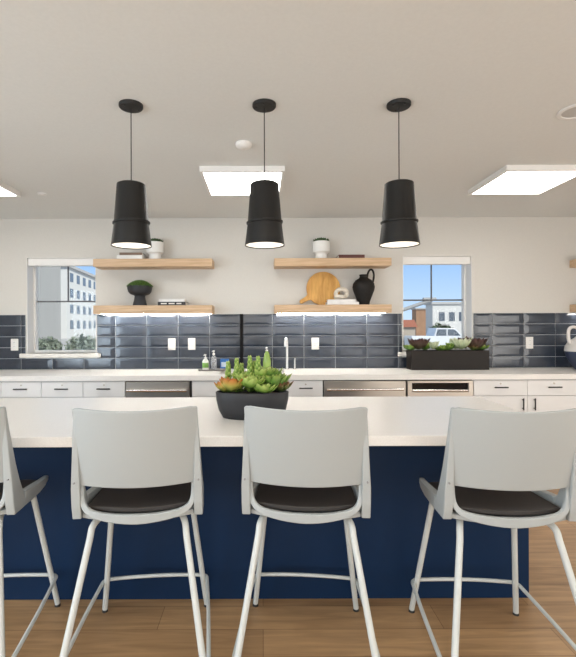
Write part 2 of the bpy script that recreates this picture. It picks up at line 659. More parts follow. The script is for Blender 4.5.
def appliance(name, x0, x1, label, style):
    a = thing(name, label, 'appliance')
    q = 0.003
    box(x0 + q, x1 - q, YD + .01, 4.80, .09, ZK - .05).obj('casing', mat('dark_casing', (0.05, 0.048, 0.045), 0.5), a)
    box(x0 + q, x1 - q, YD + .07, 4.78, 0, .09).obj('toe_kick', TOE, a)
    z1 = ZK - .058
    if style == 'slot':
        f = MB()
        f.box(x0 + .008, x1 - .008, YD - .03, YD + .01, .10, .70)
        f.box(x0 + .008, x1 - .008, YD - .03, YD + .01, .785, z1)
        f.box(x0 + .008, x0 + .05, YD - .03, YD + .01, .70, .785).box(x1 - .05, x1 - .008, YD - .03, YD + .01, .70, .785)
        f.obj('front_panel', STEEL, a, 0.002)
        box(x0 + .05, x1 - .05, YD + .0, YD + .009, .70, .785).obj('control_window', DARKGLASS, a)
        MB().tube([(x0 + .055, YD - .018, .713), (x1 - .055, YD - .018, .713)], 0.012, 12).obj('handle', STEELB, a)
    else:
        box(x0 + .010, x1 - (.022 if style == 'dark' else .008), YD - .03, YD + .01, .10, z1).obj('front_panel', STEEL, a, 0.003)
        h = MB()
        zc = .732
        rr = 0.016 if style == 'dark' else 0.011
        h.tube([(x0 + .03, YD - .075, zc), (x1 - .04, YD - .075, zc)], rr, 14)
        for xx in (x0 + .07, x1 - .08):
            h.tube([(xx, YD - .075, zc), (xx, YD - .028, zc)], 0.009, 10)
        h.obj('handle', STEELB, a)
    return a


appliance('undercounter_refrigerator', -1.275, -0.655, 'stainless undercounter appliance with thick bar handle, left of the sink', 'dark')
appliance('dishwasher', 0.565, 1.340, 'wide stainless appliance with thin bar handle below the black jug', 'bar')
appliance('warming_drawer', 1.340, 1.965, 'stainless appliance with a black slot below the brown planter box', 'slot')

# ------------------------------------------------------------------ island
IX0, IX1, IY0, IY1 = -2.15, 1.372, 1.885, 2.930
isl = thing('kitchen_island', 'dark navy island base with flat panels behind the stools', 'island')
box(IX0 + .08, IX1 - .085, 2.20, 2.87, 0.0, ZK - .0435).obj('navy_base', NAVY, isl, 0.002)
tag(box(IX0, IX1, IY0, IY1, ZK - .043, ZK).obj('island_countertop', QUARTZ, None, 0.003),
    'long thick white quartz top of the navy island in the foreground', 'countertop')

# ------------------------------------------------------------------ floating shelves
YS = 4.63


def shelf(x0, x1, z0, z1, label, strip):
    s = thing('floating_shelf', label, 'shelf', ((x0 + x1) / 2, YS, z0), 0, 'oak floating shelves')
    h = (x1 - x0) / 2
    box(-h, h, 0, YW - YS - (0.0135 if z0 < 1.449 else 0.0), 0, z1 - z0).obj('shelf_board', OAK, s, 0.003)
    if strip:
        box(-h + .03, h - .03, .150, .178, -.004, 0).obj('led_strip', STRIP, s)
    return s


ZU0, ZU1, ZL0, ZL1 = 1.930, 2.010, 1.4515, 1.535
SL = (-1.718, -0.508)
SR = (0.128, 1.322)
shelf(*SL, ZU0, ZU1, 'upper oak floating shelf left, between left window and the middle lamp', False)
shelf(*SL, ZL0, ZL1, 'lower oak floating shelf left, lit from below, holding the moss bowl', True)
shelf(*SR, ZU0, ZU1, 'upper oak floating shelf on the right, holding white goblet planter', False)
shelf(*SR, ZL0, ZL1, 'lower oak floating shelf on the right, lit from below, holding black jug', True)
shelf(3.30, 4.45, ZU0, ZU1, 'upper oak floating shelf cut off by the right edge of the photo', False)
shelf(3.30, 4.45, ZL0, ZL1, 'lower oak floating shelf cut off by the right edge of the photo', True)

# ------------------------------------------------------------------ ceiling fixtures


def panel(cx, cy, label):
    p = thing('ceiling_light', label, 'ceiling light', (cx, cy, ZC), 0, 'square led ceiling panels')
    f = MB()
    h, t, d = 0.309, 0.022, 0.04
    f.box(-h, -h + t, -h, h, -d, 0).box(h - t, h, -h, h, -d, 0).box(-h + t, h - t, -h, -h + t, -d, 0).box(-h + t, h - t, h - t, h, -d, 0)
    f.obj('frame', WHITE, p)
    box(-h + t, h - t, -h + t, h - t, -d + .004, -.004).obj('diffuser', PANEL, p)


for cx, lb in ((-2.375, 'square led ceiling panel cut off by the left edge of the photo'),
               (-0.139, 'square led ceiling panel behind the middle pendant lamp'),
               (2.082, 'square led ceiling panel above the right window')):
    panel(cx, 3.60, lb)
for cx, a in ((-2.365, 'left'), (-0.139, 'middle'), (2.098, 'right')):  # two unseen rows behind the camera, added only to light the room
    panel(cx, 0.55, 'unseen square led ceiling panel added to light the room, %s one of the near row' % a)
    panel(cx, -1.80, 'unseen square led ceiling panel added to light the room, %s one of the far row' % a)

sd = thing('smoke_detector', 'small round white smoke detector on the ceiling left of the middle pendant cord', 'smoke detector', (-0.112, 2.88, ZC))
MB().lathe([(.050, 0), (.052, -.006), (.050, -.02), (.036, -.032), (.012, -.036)], 28).obj('housing', WHITE, sd)
MB().lathe([(.008, -.0355), (.008, -.038), (.004, -.038)], 12).obj('test_button', PLATE, sd)
sp = thing('sprinkler_cover', 'small round sprinkler cover plate on the ceiling near the left ceiling panel', 'sprinkler', (-1.905, 3.95, ZC))
MB().lathe([(.040, 0), (.040, -.008)], 24).obj('cover_plate', WHITE, sp)
MB().lathe([(.022, -.008), (.022, -.014), (.012, -.016)], 20).obj('cap', PLATE, sp)
sk2 = thing('ceiling_speaker', 'round white ceiling speaker cut off by the right edge of the photo', 'speaker', (1.712, 2.46, ZC))
MB().lathe([(.098, 0), (.098, -.006), (.090, -.010), (.078, -.008), (.076, -.003)], 36).obj('rim', WHITE, sk2)
MB().lathe([(.0755, -.0005), (.0755, -.004), (.03, -.005)], 30).obj('grille', mat('speaker_grille', (.55, .54, .52), .7, scale=300, var=.1), sk2)

# ------------------------------------------------------------------ pendant lamps
pl = thing('pendant_lamp', 'black tapered pendant lamp hanging in front of the upper left shelf, leftmost of three', 'lamp',
           (-0.680, 2.377, ZC), 0, 'black pendant lamps over the island')
cn = MB().lathe([(.062, 0), (.062, -.012), (.058, -.017), (.012, -.019)], 36).obj('canopy', SHADE, pl)
for a in (0.6, 2.6, 4.1):
    MB().lathe([(.006, -.0175), (.006, -.021), (.003, -.022)], 10, .042 * math.cos(a), .042 * math.sin(a)).obj('screw', BLACK, cn)
MB().tube([(0, 0, -.018), (0, 0, -.42)], 0.0028, 8).obj('cord', BLACK, pl)
zt, zbm = -.414, -.738
shd = MB().lathe([(.010, zt + .012), (.012, zt + .004), (.066, zt), (.0735, zt - .004), (.0885, -.612), (.0925, -.618), (.0925, -.624), (.0895, -.626),
                  (.1035, zbm), (.1010, zbm), (.0985, zbm + .004), (.071, zt - .012), (.010, zt - .010)], 48)
sh = shd.obj('lamp_shade', SHADE, pl)
col = MB()   # slim collar band set slightly askew round the shade
rings = []
for (r, dz) in ((.0895, .005), (.0955, .003), (.0955, -.004), (.0900, -.006)):
    rings.append([(r * math.cos(2 * PI * i / 48), r * math.sin(2 * PI * i / 48), -.617 + dz + .004 * math.cos(2 * PI * i / 48)) for i in range(48)])
col.loft(rings, False, True).obj('collar', SHADE, sh)
MB().lathe([(.0005, zbm + .012), (.098, zbm + .010), (.0985, zbm + .006), (.0985, zbm + .0045), (.0005, zbm + .0045)], 40).obj('diffuser', BULB, pl)
dup(pl, None, (0.016, 2.377, ZC), 0.5, 'black tapered pendant lamp in the middle, in front of a square ceiling panel')
dup(pl, None, (0.719, 2.377, ZC), 1.1, 'black tapered pendant lamp between black jug and right window, rightmost of three')

# ------------------------------------------------------------------ bar stools


def make_stool():
    r = thing('bar_stool', 'x', 'stool', (0, 0, 0), 0, 'grey white stools along the island')
    # backrest, wrapped round the sitter
    def back(u, v):
        uu = 2 * u - 1
        hw = 0.2085 + 0.0105 * v
        cr = 0.0
        if abs(uu) > 0.93 and v > 0.9:
            cr = 0.006 * (abs(uu) - .93) / .07 * (v - .9) / .1
        z = 0.736 + 0.288 * v + 0.004 * uu * uu * (1 - v) + .008 * uu * uu * v - cr
        y = -0.236 - 0.056 * v + (0.040 + .020 * v) * uu * uu + 0.008 * (1 - v) ** 2
        return (uu * hw, y, z)
    MB().sheet(back, 0.011, 20, 10).obj('backrest', PLASTIC, r, 0.003, angle=50)
    # side frames: upright wing that turns forward into the seat arm
    for s in (-1, 1):
        fb = MB()
        up = [(1.026, -.230, .014, .207, .2205), (.93, -.217, .026, .207, .226), (.80, -.196, .048, .206, .233), (.727, -.181, .066, .2055, .2375),
              (.66, -.158, .095, .205, .238), (.611, -.140, .108, .206, .238)]
        rings = []
        for z, yc, dp, xi, xo in up:
            q = [(s * xi, yc - dp / 2, z), (s * xo, yc - dp / 2, z), (s * xo, yc + dp / 2, z), (s * xi, yc + dp / 2, z)]
            rings.append(q if s < 0 else q[::-1])
        fb.loft(rings)
        arm = [(-.10, .6115, .668, .2055, .2375), (-.03, .607, .660, .204, .235), (.06, .605, .650, .201, .230), (.14, .607, .641, .196, .222), (.19, .612, .634, .190, .213), (.212, .617, .629, .186, .206)]
        rings = []
        for y, z0, z1, xi, xo in arm:
            q = [(s * xi, y, z0), (s * xo, y, z0), (s * xo, y, z1), (s * xi, y, z1)]
            rings.append(q[::-1] if s > 0 else q)
        fb.loft(rings)
        sf = fb.obj('side_frame', PLASTIC, r, 0.004)
        MB().tube([(s * .224, -.214, .752), (s * .224, -.2225, .752)], 0.0035, 8).obj('screw', mat('grey_screw', (.25, .25, .25), .4), sf)
    # seat shell with raised rear rim
    sh = MB()
    def seat(u, v):
        uu = 2 * u - 1
        y = -.212 + .426 * v + .030 * uu * uu * (1 - v) - .02 * uu * uu * v
        z = .619 + .010 * uu * uu + .006 * v * (1 - v) - .012 * v * v - .008 * max(0, v - .85) / .15
        return (uu * .2035, y, z)
    sh.sheet(seat, -0.018, 16, 14)
    half = [(-.2035, -.190, .742), (-.203, -.191, .708), (-.1995, -.195, .674), (-.185, -.202, .648), (-.150, -.211, .631), (-.08, -.222, .620)]
    path = smooth_path(half + [(0, -.227, .6165)] + [(-x, y, z) for x, y, z in half[::-1]], 4)
    rings = []
    for i, p in enumerate(path):
        t = (path[min(i + 1, len(path) - 1)] - path[max(i - 1, 0)])
        t.y = 0
        t.normalize()
        nn = Vector((-t.z, 0, t.x))
        hh = .007 + .0105 * (1 - abs(p.x) / .2046) ** .5
        q = [p + nn * hh + Vector((0, -.006, 0)), p - nn * hh + Vector((0, -.006, 0)), p - nn * hh + Vector((0, .012, 0)), p + nn * hh + Vector((0, .012, 0))]
        rings.append(q[::-1])
    sh.loft(rings, True, True)
    sh.obj('seat_shell', PLASTIC, r, 0.003, angle=50)
    def pad(u, v):
        uu = 2 * u - 1
        z = seat(u, v)[2] + .019 - .010 * abs(uu) ** 8 - .008 * max(0, v - .85) / .15 + 0.010 * (1 - v) ** 3
        a = seat(u, v)
        return (uu * .1985, a[1] * .955 + .004, z)
    MB().sheet(pad, -0.018, 18, 14).obj('seat_pad', PAD, r, 0.004, angle=50)
    # legs
    for s in (-1, 1):
        for (ys, foot) in ((-1, (.265, -.352)), (1, (.234, .245))):
            if ys < 0:
                top = [(.105, -.03, .588), (.145, -.10, .588), (.162, -.150, .586), (.172, -.176, .571), (.176, -.188, .54)]
            else:
                top = [(.105, .0, .582), (.140, .07, .582), (.160, .112, .580), (.170, .130, .566), (.174, .138, .535)]
            sm = smooth_path(top, 4)
            pts = [(s * p.x, p.y, p.z) for p in sm] + [(s * foot[0], foot[1], .012)]
            lg = MB().tube(pts, 0.0122, 14).obj('leg', TUBE, r)
            MB().lathe([(.0135, 0), (.0135, .004), (.011, .013)], 14, s * foot[0], foot[1]).obj('glide', BLACK, lg)
    # foot ring: runs from rear leg to rear leg round the front legs
    half = [(-.262, -.318, .118), (-.2505, .0, .135), (-.2385, .19, .146), (-.2355, .222, .1475), (-.226, .236, .148), (-.205, .2415, .150), (-.1, .2425, .1545)]
    full = half + [(0, .2425, .156)] + [(-x, y, z) for x, y, z in half[::-1]]
    MB().tube(smooth_path(full, 5), 0.0082, 10).obj('footrest', TUBE, r)
    return r


st = make_stool()
stools = [(-1.186, 1.890, 4.5, 'grey white bar stool cut off by the left edge of the photo'),
          (-0.479, 1.885, 4.8, 'grey white bar stool at island left of the succulent bowl, second from left'),
          (0.176, 1.885, -5.0, 'grey white bar stool in front of the succulent bowl, turned slightly right'),
          (0.906, 1.842, -3.0, 'grey white bar stool at the right end of the navy island')]
for i, (x, y, a, lb) in enumerate(stools):
    if i == 0:
        st.location = (x, y, 0)
        st.rotation_euler = (0, 0, math.radians(a))
        st['label'] = lb
    else:
        dup(st, None, (x, y, 0), math.radians(a), lb)

# ------------------------------------------------------------------ wall outlets and tile trim
for i, (x, lb) in enumerate(((-2.645, 'white wall outlet on dark tile left of the left window'),
                             (-0.965, 'white wall outlet under the left shelves, left one of the pair'),
                             (-0.752, 'white wall outlet under the left shelves, right one of the pair'),
                             (0.568, 'white wall outlet right of the faucet, below the wooden board'),
                             (2.858, 'white wall outlet on dark tile right of the right window'))):
    if i == 0:
        o0 = thing('wall_outlet', lb, 'outlet', (x, YW - .0137, 1.13), 0, 'white outlets on the tile')
        box(-.040, .040, -.006, 0, -.063, .063).obj('cover_plate', PLATE, o0, 0.003)
        for z in (.021, -.021):
            so = box(-.017, .017, -.008, -.0055, z - .016, z + .016).obj('socket', WHITE, o0, 0.002)
            sl = MB()
            for dx in (-.006, .006):
                sl.box(dx - .001, dx + .001, -.0086, -.0079, z - .003, z + .007)
            sl.obj('slots', BLACK, so)
    else:
        dup(o0, None, (x, YW - .0137, 1.13), 0, lb)
tag(box(-.236, -.202, YW - .030, YW - .0137, 0.864, 1.449).obj('trim_1', mat('flat_black', (.008, .008, .009), .85, spec=.2), None, 0.002), kind='structure')

# ------------------------------------------------------------------ shelf decor
ZLs, ZUs = ZL1, ZU1


def goblet(x, y, z, label, flip=False):
    p = thing('goblet_planter', label, 'planter', (x, y, z), 0, 'white goblet planters')
    MB().lathe([(.062, 0), (.063, .010), (.058, .050), (.062, .062), (.088, .078), (.091, .185), (.087, .187), (.083, .183), (.083, .168), (.0005, .168)], 36).obj('pot', CERAMIC, p)
    m = MB()
    random.seed(int(x * 100) + 500)
    for i in range(46):
        a = i * 2.399
        rr = .068 * math.sqrt(i / 46)
        m.leaf((rr * math.cos(a), rr * math.sin(a), .172), (math.cos(a) * rr * 8, math.sin(a) * rr * 8, 1), (-math.cos(a) - .01, -math.sin(a), .3), .064 - .25 * rr, .014, .007, 6, 4)
    m.obj('succulent', leaf_mat('dark_green_leaf', (.01, .03, .006), (.035, .08, .015)), p)
    return p


goblet(-1.115, 4.755, ZUs, 'white goblet planter on the upper left shelf beside a lamp')
goblet(0.622, 4.755, ZUs, 'white goblet planter on the upper right shelf')


def book(x, y, z, w, d, h, rz, cover, label, group, name='book'):
    b = thing(name, label, 'book', (x, y, z), rz, group)
    t = .0035
    c = MB()
    c.box(-w / 2, w / 2, -d / 2, d / 2, 0, t).box(-w / 2, w / 2, -d / 2, d / 2, h - t, h).box(-w / 2, w / 2, -d / 2, -d / 2 + t, t, h - t)
    c.obj('cover', cover, b)
    box(-w / 2 + .004, w / 2 - .004, -d / 2 + t, d / 2 - .005, t, h - t).obj('pages', PAGES, b)
    return b


CW = mat('white_cover', (.80, .79, .77), .5)
CB = mat('black_cover', (.015, .015, .016), .5)
CR = mat('dark_red_cover', (.10, .03, .025), .5)
CBR = mat('brown_cover', (.20, .13, .09), .5)
G1 = 'books on the upper left shelf'
book(-1.352, 4.745, ZUs, .26, .19, .040, 0, CW, 'white book under a brown book on the upper left shelf', G1)
book(-1.345, 4.745, ZUs + .0402, .23, .17, .028, .04, CBR, 'brown book on top of a white book on the upper left shelf', G1)
G2 = 'books on the lower left shelf'
bk = book(-.922, 4.745, ZLs, .285, .20, .036, 0, CB, 'black book under a white book on the lower left shelf', G2)
m = MB()
for x0, x1 in ((-.11, -.05), (-.03, .03), (.05, .10)):
    m.box(x0, x1, -.1006, -.1, .012, .024)
m.obj('spine_mark', PAGES, bk)
book(-.925, 4.745, ZLs + .0362, .262, .18, .030, .03, CW, 'white book on top of a black book on the lower left shelf', G2)
book(.92, 4.745, ZUs, .265, .19, .036, 0, CR, 'dark red book lying alone on the upper right shelf', 'books on the right shelves')
book(.83, 4.735, ZLs, .325, .17, .028, 0, CW, 'larger white book on the lower right shelf, under another white book', 'books on the right shelves')
book(.822, 4.735, ZLs + .0282, .285, .155, .026, -.05, CW, 'smaller white book directly under the cream ring on the lower right shelf', 'books on the right shelves')

# cream knot: two interlocked rounded links
kn = thing('knot_ornament', 'cream knotted ring ornament on the white books beside the wooden board', 'ornament', (.825, 4.72, ZLs + .0545))


def ring(R, rr, tilt, off, sx=1.25):
    pts = []
    for i in range(33):
        a = 2 * PI * i / 32
        v = Vector((sx * R * math.cos(a), 0, R * math.sin(a)))
        v.rotate(Matrix.Rotation(tilt, 3, 'X'))
        pts.append(v + Vector(off))
    return MB().tube(pts, rr, 12)


ring(.046, .022, 0.35, (.0, 0, .0655)).obj('link', CREAM, kn)
ring(.036, .018, 1.40, (-.020, -.02, .0250)).obj('link', CREAM, kn)

# round board leaning on the wall, handle toward the lower left
bd = thing('round_serving_board', 'round wooden serving board leaning against the wall beside the black jug', 'serving board', (.655, 4.845, ZLs))
R = .181
bb = MB()
th = .018


def ring_pts(y):
    pts = []
    hd = math.radians(205)
    n = 72
    for i in range(n):
        a = 2 * PI * i / n
        pts.append((R * math.cos(a), y, R + R * math.sin(a)))
    return pts


bb.loft([ring_pts(-th), ring_pts(0)])
bo = bb.obj('board', BOARD, bd, 0.004)
hb = MB()
hd = math.radians(211)
c0 = Vector((0, 0, R))
ax = Vector((math.cos(hd), 0, math.sin(hd)))
pp = Vector((-ax.z, 0, ax.x))
prof = [(R - .01, .040), (R + .02, .026), (R + .06, .022), (R + .095, .022), (R + .112, .012)]
L = [c0 + ax * d + pp * w for d, w in prof] + [c0 + ax * d - pp * w for d, w in prof[::-1]]
L = [Vector((p.x, 0, max(p.z, .004))) for p in L]
hb.loft([[(p.x, -th + .002, p.z) for p in L], [(p.x, -.002, p.z) for p in L]])
hb.obj('handle', BOARD, bd, 0.003)
for o in (bo,):
    pass
bd.rotation_euler = (math.radians(-5), 0, 0)

# black jug with a tall loop handle
jg = thing('jug', 'black stoneware jug with loop handle on the lower right shelf', 'jug', (1.06, 4.74, ZLs))
MB().lathe([(.054, 0), (.058, .004), (.062, .03), (.085, .09), (.108, .15), (.115, .185), (.108, .222), (.082, .258), (.048, .278), (.040, .292), (.042, .306), (.048, .314),
            (.042, .316), (.036, .306), (.034, .285)], 40).obj('body', JUGM, jg)
MB().tube(smooth_path([(.036, 0, .285), (.044, 0, .325), (.062, 0, .362), (.088, 0, .366), (.104, 0, .335), (.106, 0, .29), (.098, 0, .245), (.088, 0, .225)], 5), .0105, 12).obj('handle', JUGM, jg)

# footed bowl with moss
mb_ = thing('footed_bowl', 'charcoal footed bowl filled with green moss on the lower left shelf', 'bowl', (-1.272, 4.745, ZLs))
MB().lathe([(.074, 0), (.074, .006), (.060, .06), (.054, .10), (.060, .108), (.098, .122), (.118, .145), (.126, .180), (.127, .205), (.120, .206), (.116, .190), (.0005, .190)], 40).obj('bowl', CHARPOT, mb_)
ms = MB()
random.seed(3)
for i in range(420):
    a = i * 2.399
    rr = .122 * math.sqrt(i / 420)
    z = .203 + .062 * (1 - (rr / .125) ** 2)
    ms.leaf((rr * math.cos(a), rr * math.sin(a), z - .014), (random.uniform(-.6, .6) + 5 * rr * math.cos(a), random.uniform(-.6, .6) + 5 * rr * math.sin(a), 1), (random.random(), random.random(), .2), .024, .007, .004, 5, 3)
ms.lathe([(.115, .191), (.117, .202), (.10, .226), (.06, .248), (.02, .256), (.001, .257)], 24)
tag(ms.obj('moss', leaf_mat('moss_leaf', (.02, .055, .008), (.09, .19, .025)), mb_), kind='stuff')

# ------------------------------------------------------------------ counter things
fa = thing('faucet', 'slim tall chrome gooseneck faucet on the counter below the wooden board', 'faucet', (.262, 4.79, ZK))
MB().lathe([(.024, 0), (.024, .008), (.016, .012)], 24).obj('base', STEELB, fa)
fp = [(0, 0, .01), (0, 0, .14), (0, 0, .27)]
fp = [Vector(p) for p in fp]
for i in range(1, 13):
    a = PI * i / 12
    fp.append(Vector((-.012 * (1 - math.cos(a)), -.058 * (1 - math.cos(a)), .27 + .058 * math.sin(a))))
fp.append(Vector((-.024, -.116, .245)))
MB().tube(fp, .0125, 14).obj('spout', mat('satin_chrome', (.88, .88, .87), .3, metal=.6), fa)
tp = thing('filter_tap', 'short slim chrome tap standing right of the tall faucet', 'tap', (.343, 4.79, ZK))
MB().lathe([(.018, 0), (.018, .006), (.010, .010)], 20).obj('base', STEELB, tp)
MB().tube(smooth_path([(0, 0, .008), (0, 0, .085), (0, -.006, .108), (0, -.03, .117), (0, -.05, .112)], 5), .0075, 12).obj('spout', MATS['satin_chrome'], tp)

tr = thing('soap_tray', 'small dark tray under the soap bottles left of the succulent bowl', 'tray', (-.515, 4.70, ZK))
MB().loft([[(x * .13, y * .06, 0) for x, y in ((-1, -1), (1, -1), (1, 1), (-1, 1))], [(x * .14, y * .07, .014) for x, y in ((-1, -1), (1, -1), (1, 1), (-1, 1))],
           [(x * .132, y * .062, .014) for x, y in ((-1, -1), (1, -1), (1, 1), (-1, 1))], [(x * .122, y * .052, .005) for x, y in ((-1, -1), (1, -1), (1, 1), (-1, 1))]]).obj('tray', mat('tray_grey', (.20, .19, .18), .5), tr)


def bottle(name, x, y, z, prof, body, label, group, cap_r, cap_z, capm, pump=True, lbl=None):
    b = thing(name, label, 'bottle', (x, y, z), 0, group)
    bo = MB().lathe(prof, 28, sy=.8).obj('body', body, b)
    MB().lathe([(cap_r, cap_z), (cap_r, cap_z + .014), (cap_r * .5, cap_z + .016)], 18).obj('cap', capm, b)
    if pump:
        q = MB().tube([(0, 0, cap_z + .014), (0, 0, cap_z + .035)], .0045, 10)
        q.tube([(.008, 0, cap_z + .038), (-.006, -.01, cap_z + .040), (-.012, -.032, cap_z + .034)], .006, 10)
        q.obj('pump', capm, b)
    if lbl:
        r0, za, zb2, m = lbl
        lb = MB()
        n = 16
        lb.grid(lambda u, v: ((r0 + .0006) * math.cos(PI * (1.12 + .76 * u)), (r0 + .0006) * .8 * math.sin(PI * (1.12 + .76 * u)), za + (zb2 - za) * v), n, 1)
        lb.obj('label', m, bo)
    return b


GB = 'bottles by the sink'
bottle('soap_bottle', -.585, 4.70, ZK + .0052, [(.030, 0), (.033, .004), (.033, .085), (.026, .105), (.012, .116), (.012, .122)], mat('white_bottle', (.80, .82, .76), .35),
       'white soap bottle with green label, left of the succulent bowl', GB, .014, .118, WHITE, True, (.033, .025, .075, mat('green_label', (.16, .34, .06), .5)))
CLEAR = mat('clear_plastic', (.86, .88, .90), .12, trans=.75, var=.01)
bottle('soap_bottle', -.500, 4.71, ZK + .0052, [(.026, 0), (.029, .004), (.029, .115), (.022, .140), (.011, .152), (.011, .160)], CLEAR,
       'tall clear pump bottle between the white soap bottle and blue sponge box', GB, .014, .156, WHITE, True)
sb = thing('sponge_box', 'small blue and white box on the counter left of the succulent bowl', 'box', (-.400, 4.66, ZK))
sb.location = (-.395, 4.80, ZK)
box(-.045, .045, -.03, .03, 0, .112).obj('carton', mat('blue_carton', (.03, .16, .48), .5), sb, 0.002)
box(-.033, .033, -.0306, -.0300, .03, .08).obj('label', mat('pale_blue_label', (.65, .75, .85), .5), sb)
bottle('dish_soap_bottle', .050, 4.79, ZK, [(.038, 0), (.042, .005), (.042, .08), (.034, .13), (.024, .17), (.013, .188), (.013, .194)], mat('green_soap', (.42, .62, .16), .2, trans=.3),
       'tall pale green dish soap bottle rising behind the succulents', GB, .014, .192, WHITE, True)

# white and navy pitcher at the right edge
pc = thing('pitcher', 'large pitcher, white above and navy below, at right edge of the counter', 'pitcher', (3.315, 4.66, ZK))
MB().lathe([(.095, 0), (.100, .006), (.135, .06), (.172, .13), (.187, .19), (.182, .235), (.150, .285), (.095, .325), (.070, .350), (.066, .40), (.074, .43), (.068, .432), (.060, .40), (.060, .36)], 44).obj(
    'body', two_tone('pitcher_glaze', (.035, .05, .10), (.74, .71, .68), .185), pc)
MB().tube(smooth_path([(-.064, 0, .405), (-.10, 0, .43), (-.145, 0, .432), (-.172, 0, .405), (-.178, 0, .35), (-.170, 0, .285), (-.150, 0, .262)], 5), .016, 12).obj('handle', mat('pitcher_white', (.74, .71, .68), .4), pc)


# ------------------------------------------------------------------ succulent planters
def rosette(p, x, y, z, R, m, n=34, rise=0.35, wid=.30, curl=.25, seed=0, blunt=.5):
    random.seed(seed)
    b = MB()
    for i in range(n):
        t = i / n
        a = i * 2.399 + random.uniform(-.12, .12)
        L = R * (1.0 - .62 * t) * random.uniform(.92, 1.08)
        el = rise + (1.45 - rise) * t ** 1.3
        d = Vector((math.cos(a) * math.cos(el), math.sin(a) * math.cos(el), math.sin(el)))
        up = Vector((-math.cos(a) * math.sin(el), -math.sin(a) * math.sin(el), math.cos(el)))
        b.leaf((x + .06 * R * math.cos(a), y + .06 * R * math.sin(a), z + .15 * R * t), d, up, L, L * wid, L * .10, 8, 6, curl * (1 - t), blunt)
    return b.obj('rosette', m, p)


def fingers(p, x, y, z, H, m, seed=0):
    """upright stem densely set with plump pointed leaves"""
    random.seed(seed)
    b = MB()
    rows = int(H / .017)
    b.tube([(x, y, z), (x, y, z + H * .85)], .006, 8)
    for i in range(rows):
        t = i / rows
        for k in range(3):
            a = i * 1.05 + k * 2 * PI / 3 + random.uniform(-.2, .2)
            el = .85 + .55 * t
            d = Vector((math.cos(a) * math.cos(el), math.sin(a) * math.cos(el), math.sin(el)))
            up = Vector((-math.cos(a) * math.sin(el), -math.sin(a) * math.sin(el), math.cos(el)))
            L = .042 - .012 * t
            b.leaf((x + .003 * math.cos(a), y + .003 * math.sin(a), z + H * .80 * t), d, up, L, .0115 - .003 * t, .006, 8, 5, .1)
    return b.obj('upright_succulent', m, p)


LG = leaf_mat('lime_leaf', (.06, .14, .02), (.19, .32, .05), (.46, .54, .16), .6)
LO = leaf_mat('orange_tipped_leaf', (.14, .24, .04), (.42, .36, .07), (.52, .12, .025), .6)
LD = leaf_mat('green_leaf', (.05, .12, .02), (.12, .24, .04), (.30, .38, .08), .7)
LR = leaf_mat('dark_red_leaf', (.05, .10, .02), (.10, .13, .03), (.20, .05, .03), .6)
LP = leaf_mat('pale_leaf', (.25, .35, .15), (.52, .60, .38), (.66, .70, .52), .6)
LM = leaf_mat('maroon_leaf', (.05, .06, .02), (.07, .045, .025), (.06, .018, .02), .5)

bw = thing('succulent_bowl', 'dark oval bowl of green and orange succulents on the white island top', 'planter', (-.050, 2.275, ZK))
prof = [(.135, 0), (.148, .004), (.168, .04), (.180, .09), (.183, .128), (.178, .132), (.174, .126), (.172, .112), (.001, .112)]
MB().lathe(prof, 56, sy=.52).obj('bowl', CHARPOT, bw)
MB().lathe([(.170, .1125), (.165, .119), (.10, .124), (.001, .126)], 40, sy=.52).obj('soil', SOIL, bw)
zs = .122
rosette(bw, -.100, -.035, zs + .012, .100, LO, 30, .62, .30, .20, 1)
rosette(bw, -.138, .000, zs + .005, .078, LO, 24, .55, .30, .20, 2)
rosette(bw, -.005, -.040, zs + .028, .100, LG, 30, .42, .32, .25, 3, .35)
rosette(bw, .060, -.045, zs + .006, .085, LG, 28, .35, .32, .25, 4, .35)
rosette(bw, .105, -.010, zs + .025, .110, LD, 34, .55, .21, .15, 5)
rosette(bw, .140, .005, zs + .006, .078, LR, 26, .5, .22, .2, 6)
rosette(bw, .045, .035, zs + .060, .092, LG, 28, .65, .27, .15, 7)
rosette(bw, -.050, .020, zs + .040, .090, LG, 26, .65, .27, .15, 8)
rosette(bw, .090, .045, zs + .055, .092, LD, 26, .7, .24, .15, 9)
fingers(bw, -.122, .030, zs, .180, LG, 11)
fingers(bw, -.078, .015, zs, .200, LG, 12)
fingers(bw, -.055, .050, zs, .165, LG, 13)
fingers(bw, -.012, .020, zs, .215, LG, 14)
fingers(bw, .030, .010, zs, .212, LG, 15)
fingers(bw, .010, .050, zs, .18, LG, 16)

px = thing('planter_box', 'long dark brown planter box of succulents on the counter under the right window', 'planter', (1.925, 4.735, ZK))
b = MB()
hw, hd_, H, t = .398, .085, .197, .008
b.box(-hw, hw, -hd_, -hd_ + t, 0, H).box(-hw, hw, hd_ - t, hd_, 0, H).box(-hw, -hw + t, -hd_ + t, hd_ - t, 0, H).box(hw - t, hw, -hd_ + t, hd_ - t, 0, H).box(-hw + t, hw - t, -hd_ + t, hd_ - t, 0, .01)
b.obj('box', BROWNBOX, px, 0.002)
box(-hw + t, hw - t, -hd_ + t, hd_ - t, .15, .185).obj('soil', SOIL, px)
rosette(px, -0.302, -.01, 0.209, 0.156, LM, 50, 0.57, .25, .25, 21, .3)
rosette(px, -0.377, .02, 0.197, 0.091, LD, 24, 0.35, .30, .25, 22)
rosette(px, -0.219, .03, 0.197, 0.111, LD, 24, 0.60, .25, .2, 23)
rosette(px, -0.153, -.02, 0.209, 0.104, LP, 34, 0.82, .14, .15, 24)
rosette(px, -0.070, -.01, 0.192, 0.085, LD, 28, 0.30, .28, .25, 25)
rosette(px, 0.009, .02, 0.192, 0.094, LD, 26, 0.50, .25, .2, 26)
rosette(px, 0.140, -.01, 0.209, 0.163, LP, 44, 0.67, .14, .15, 27)
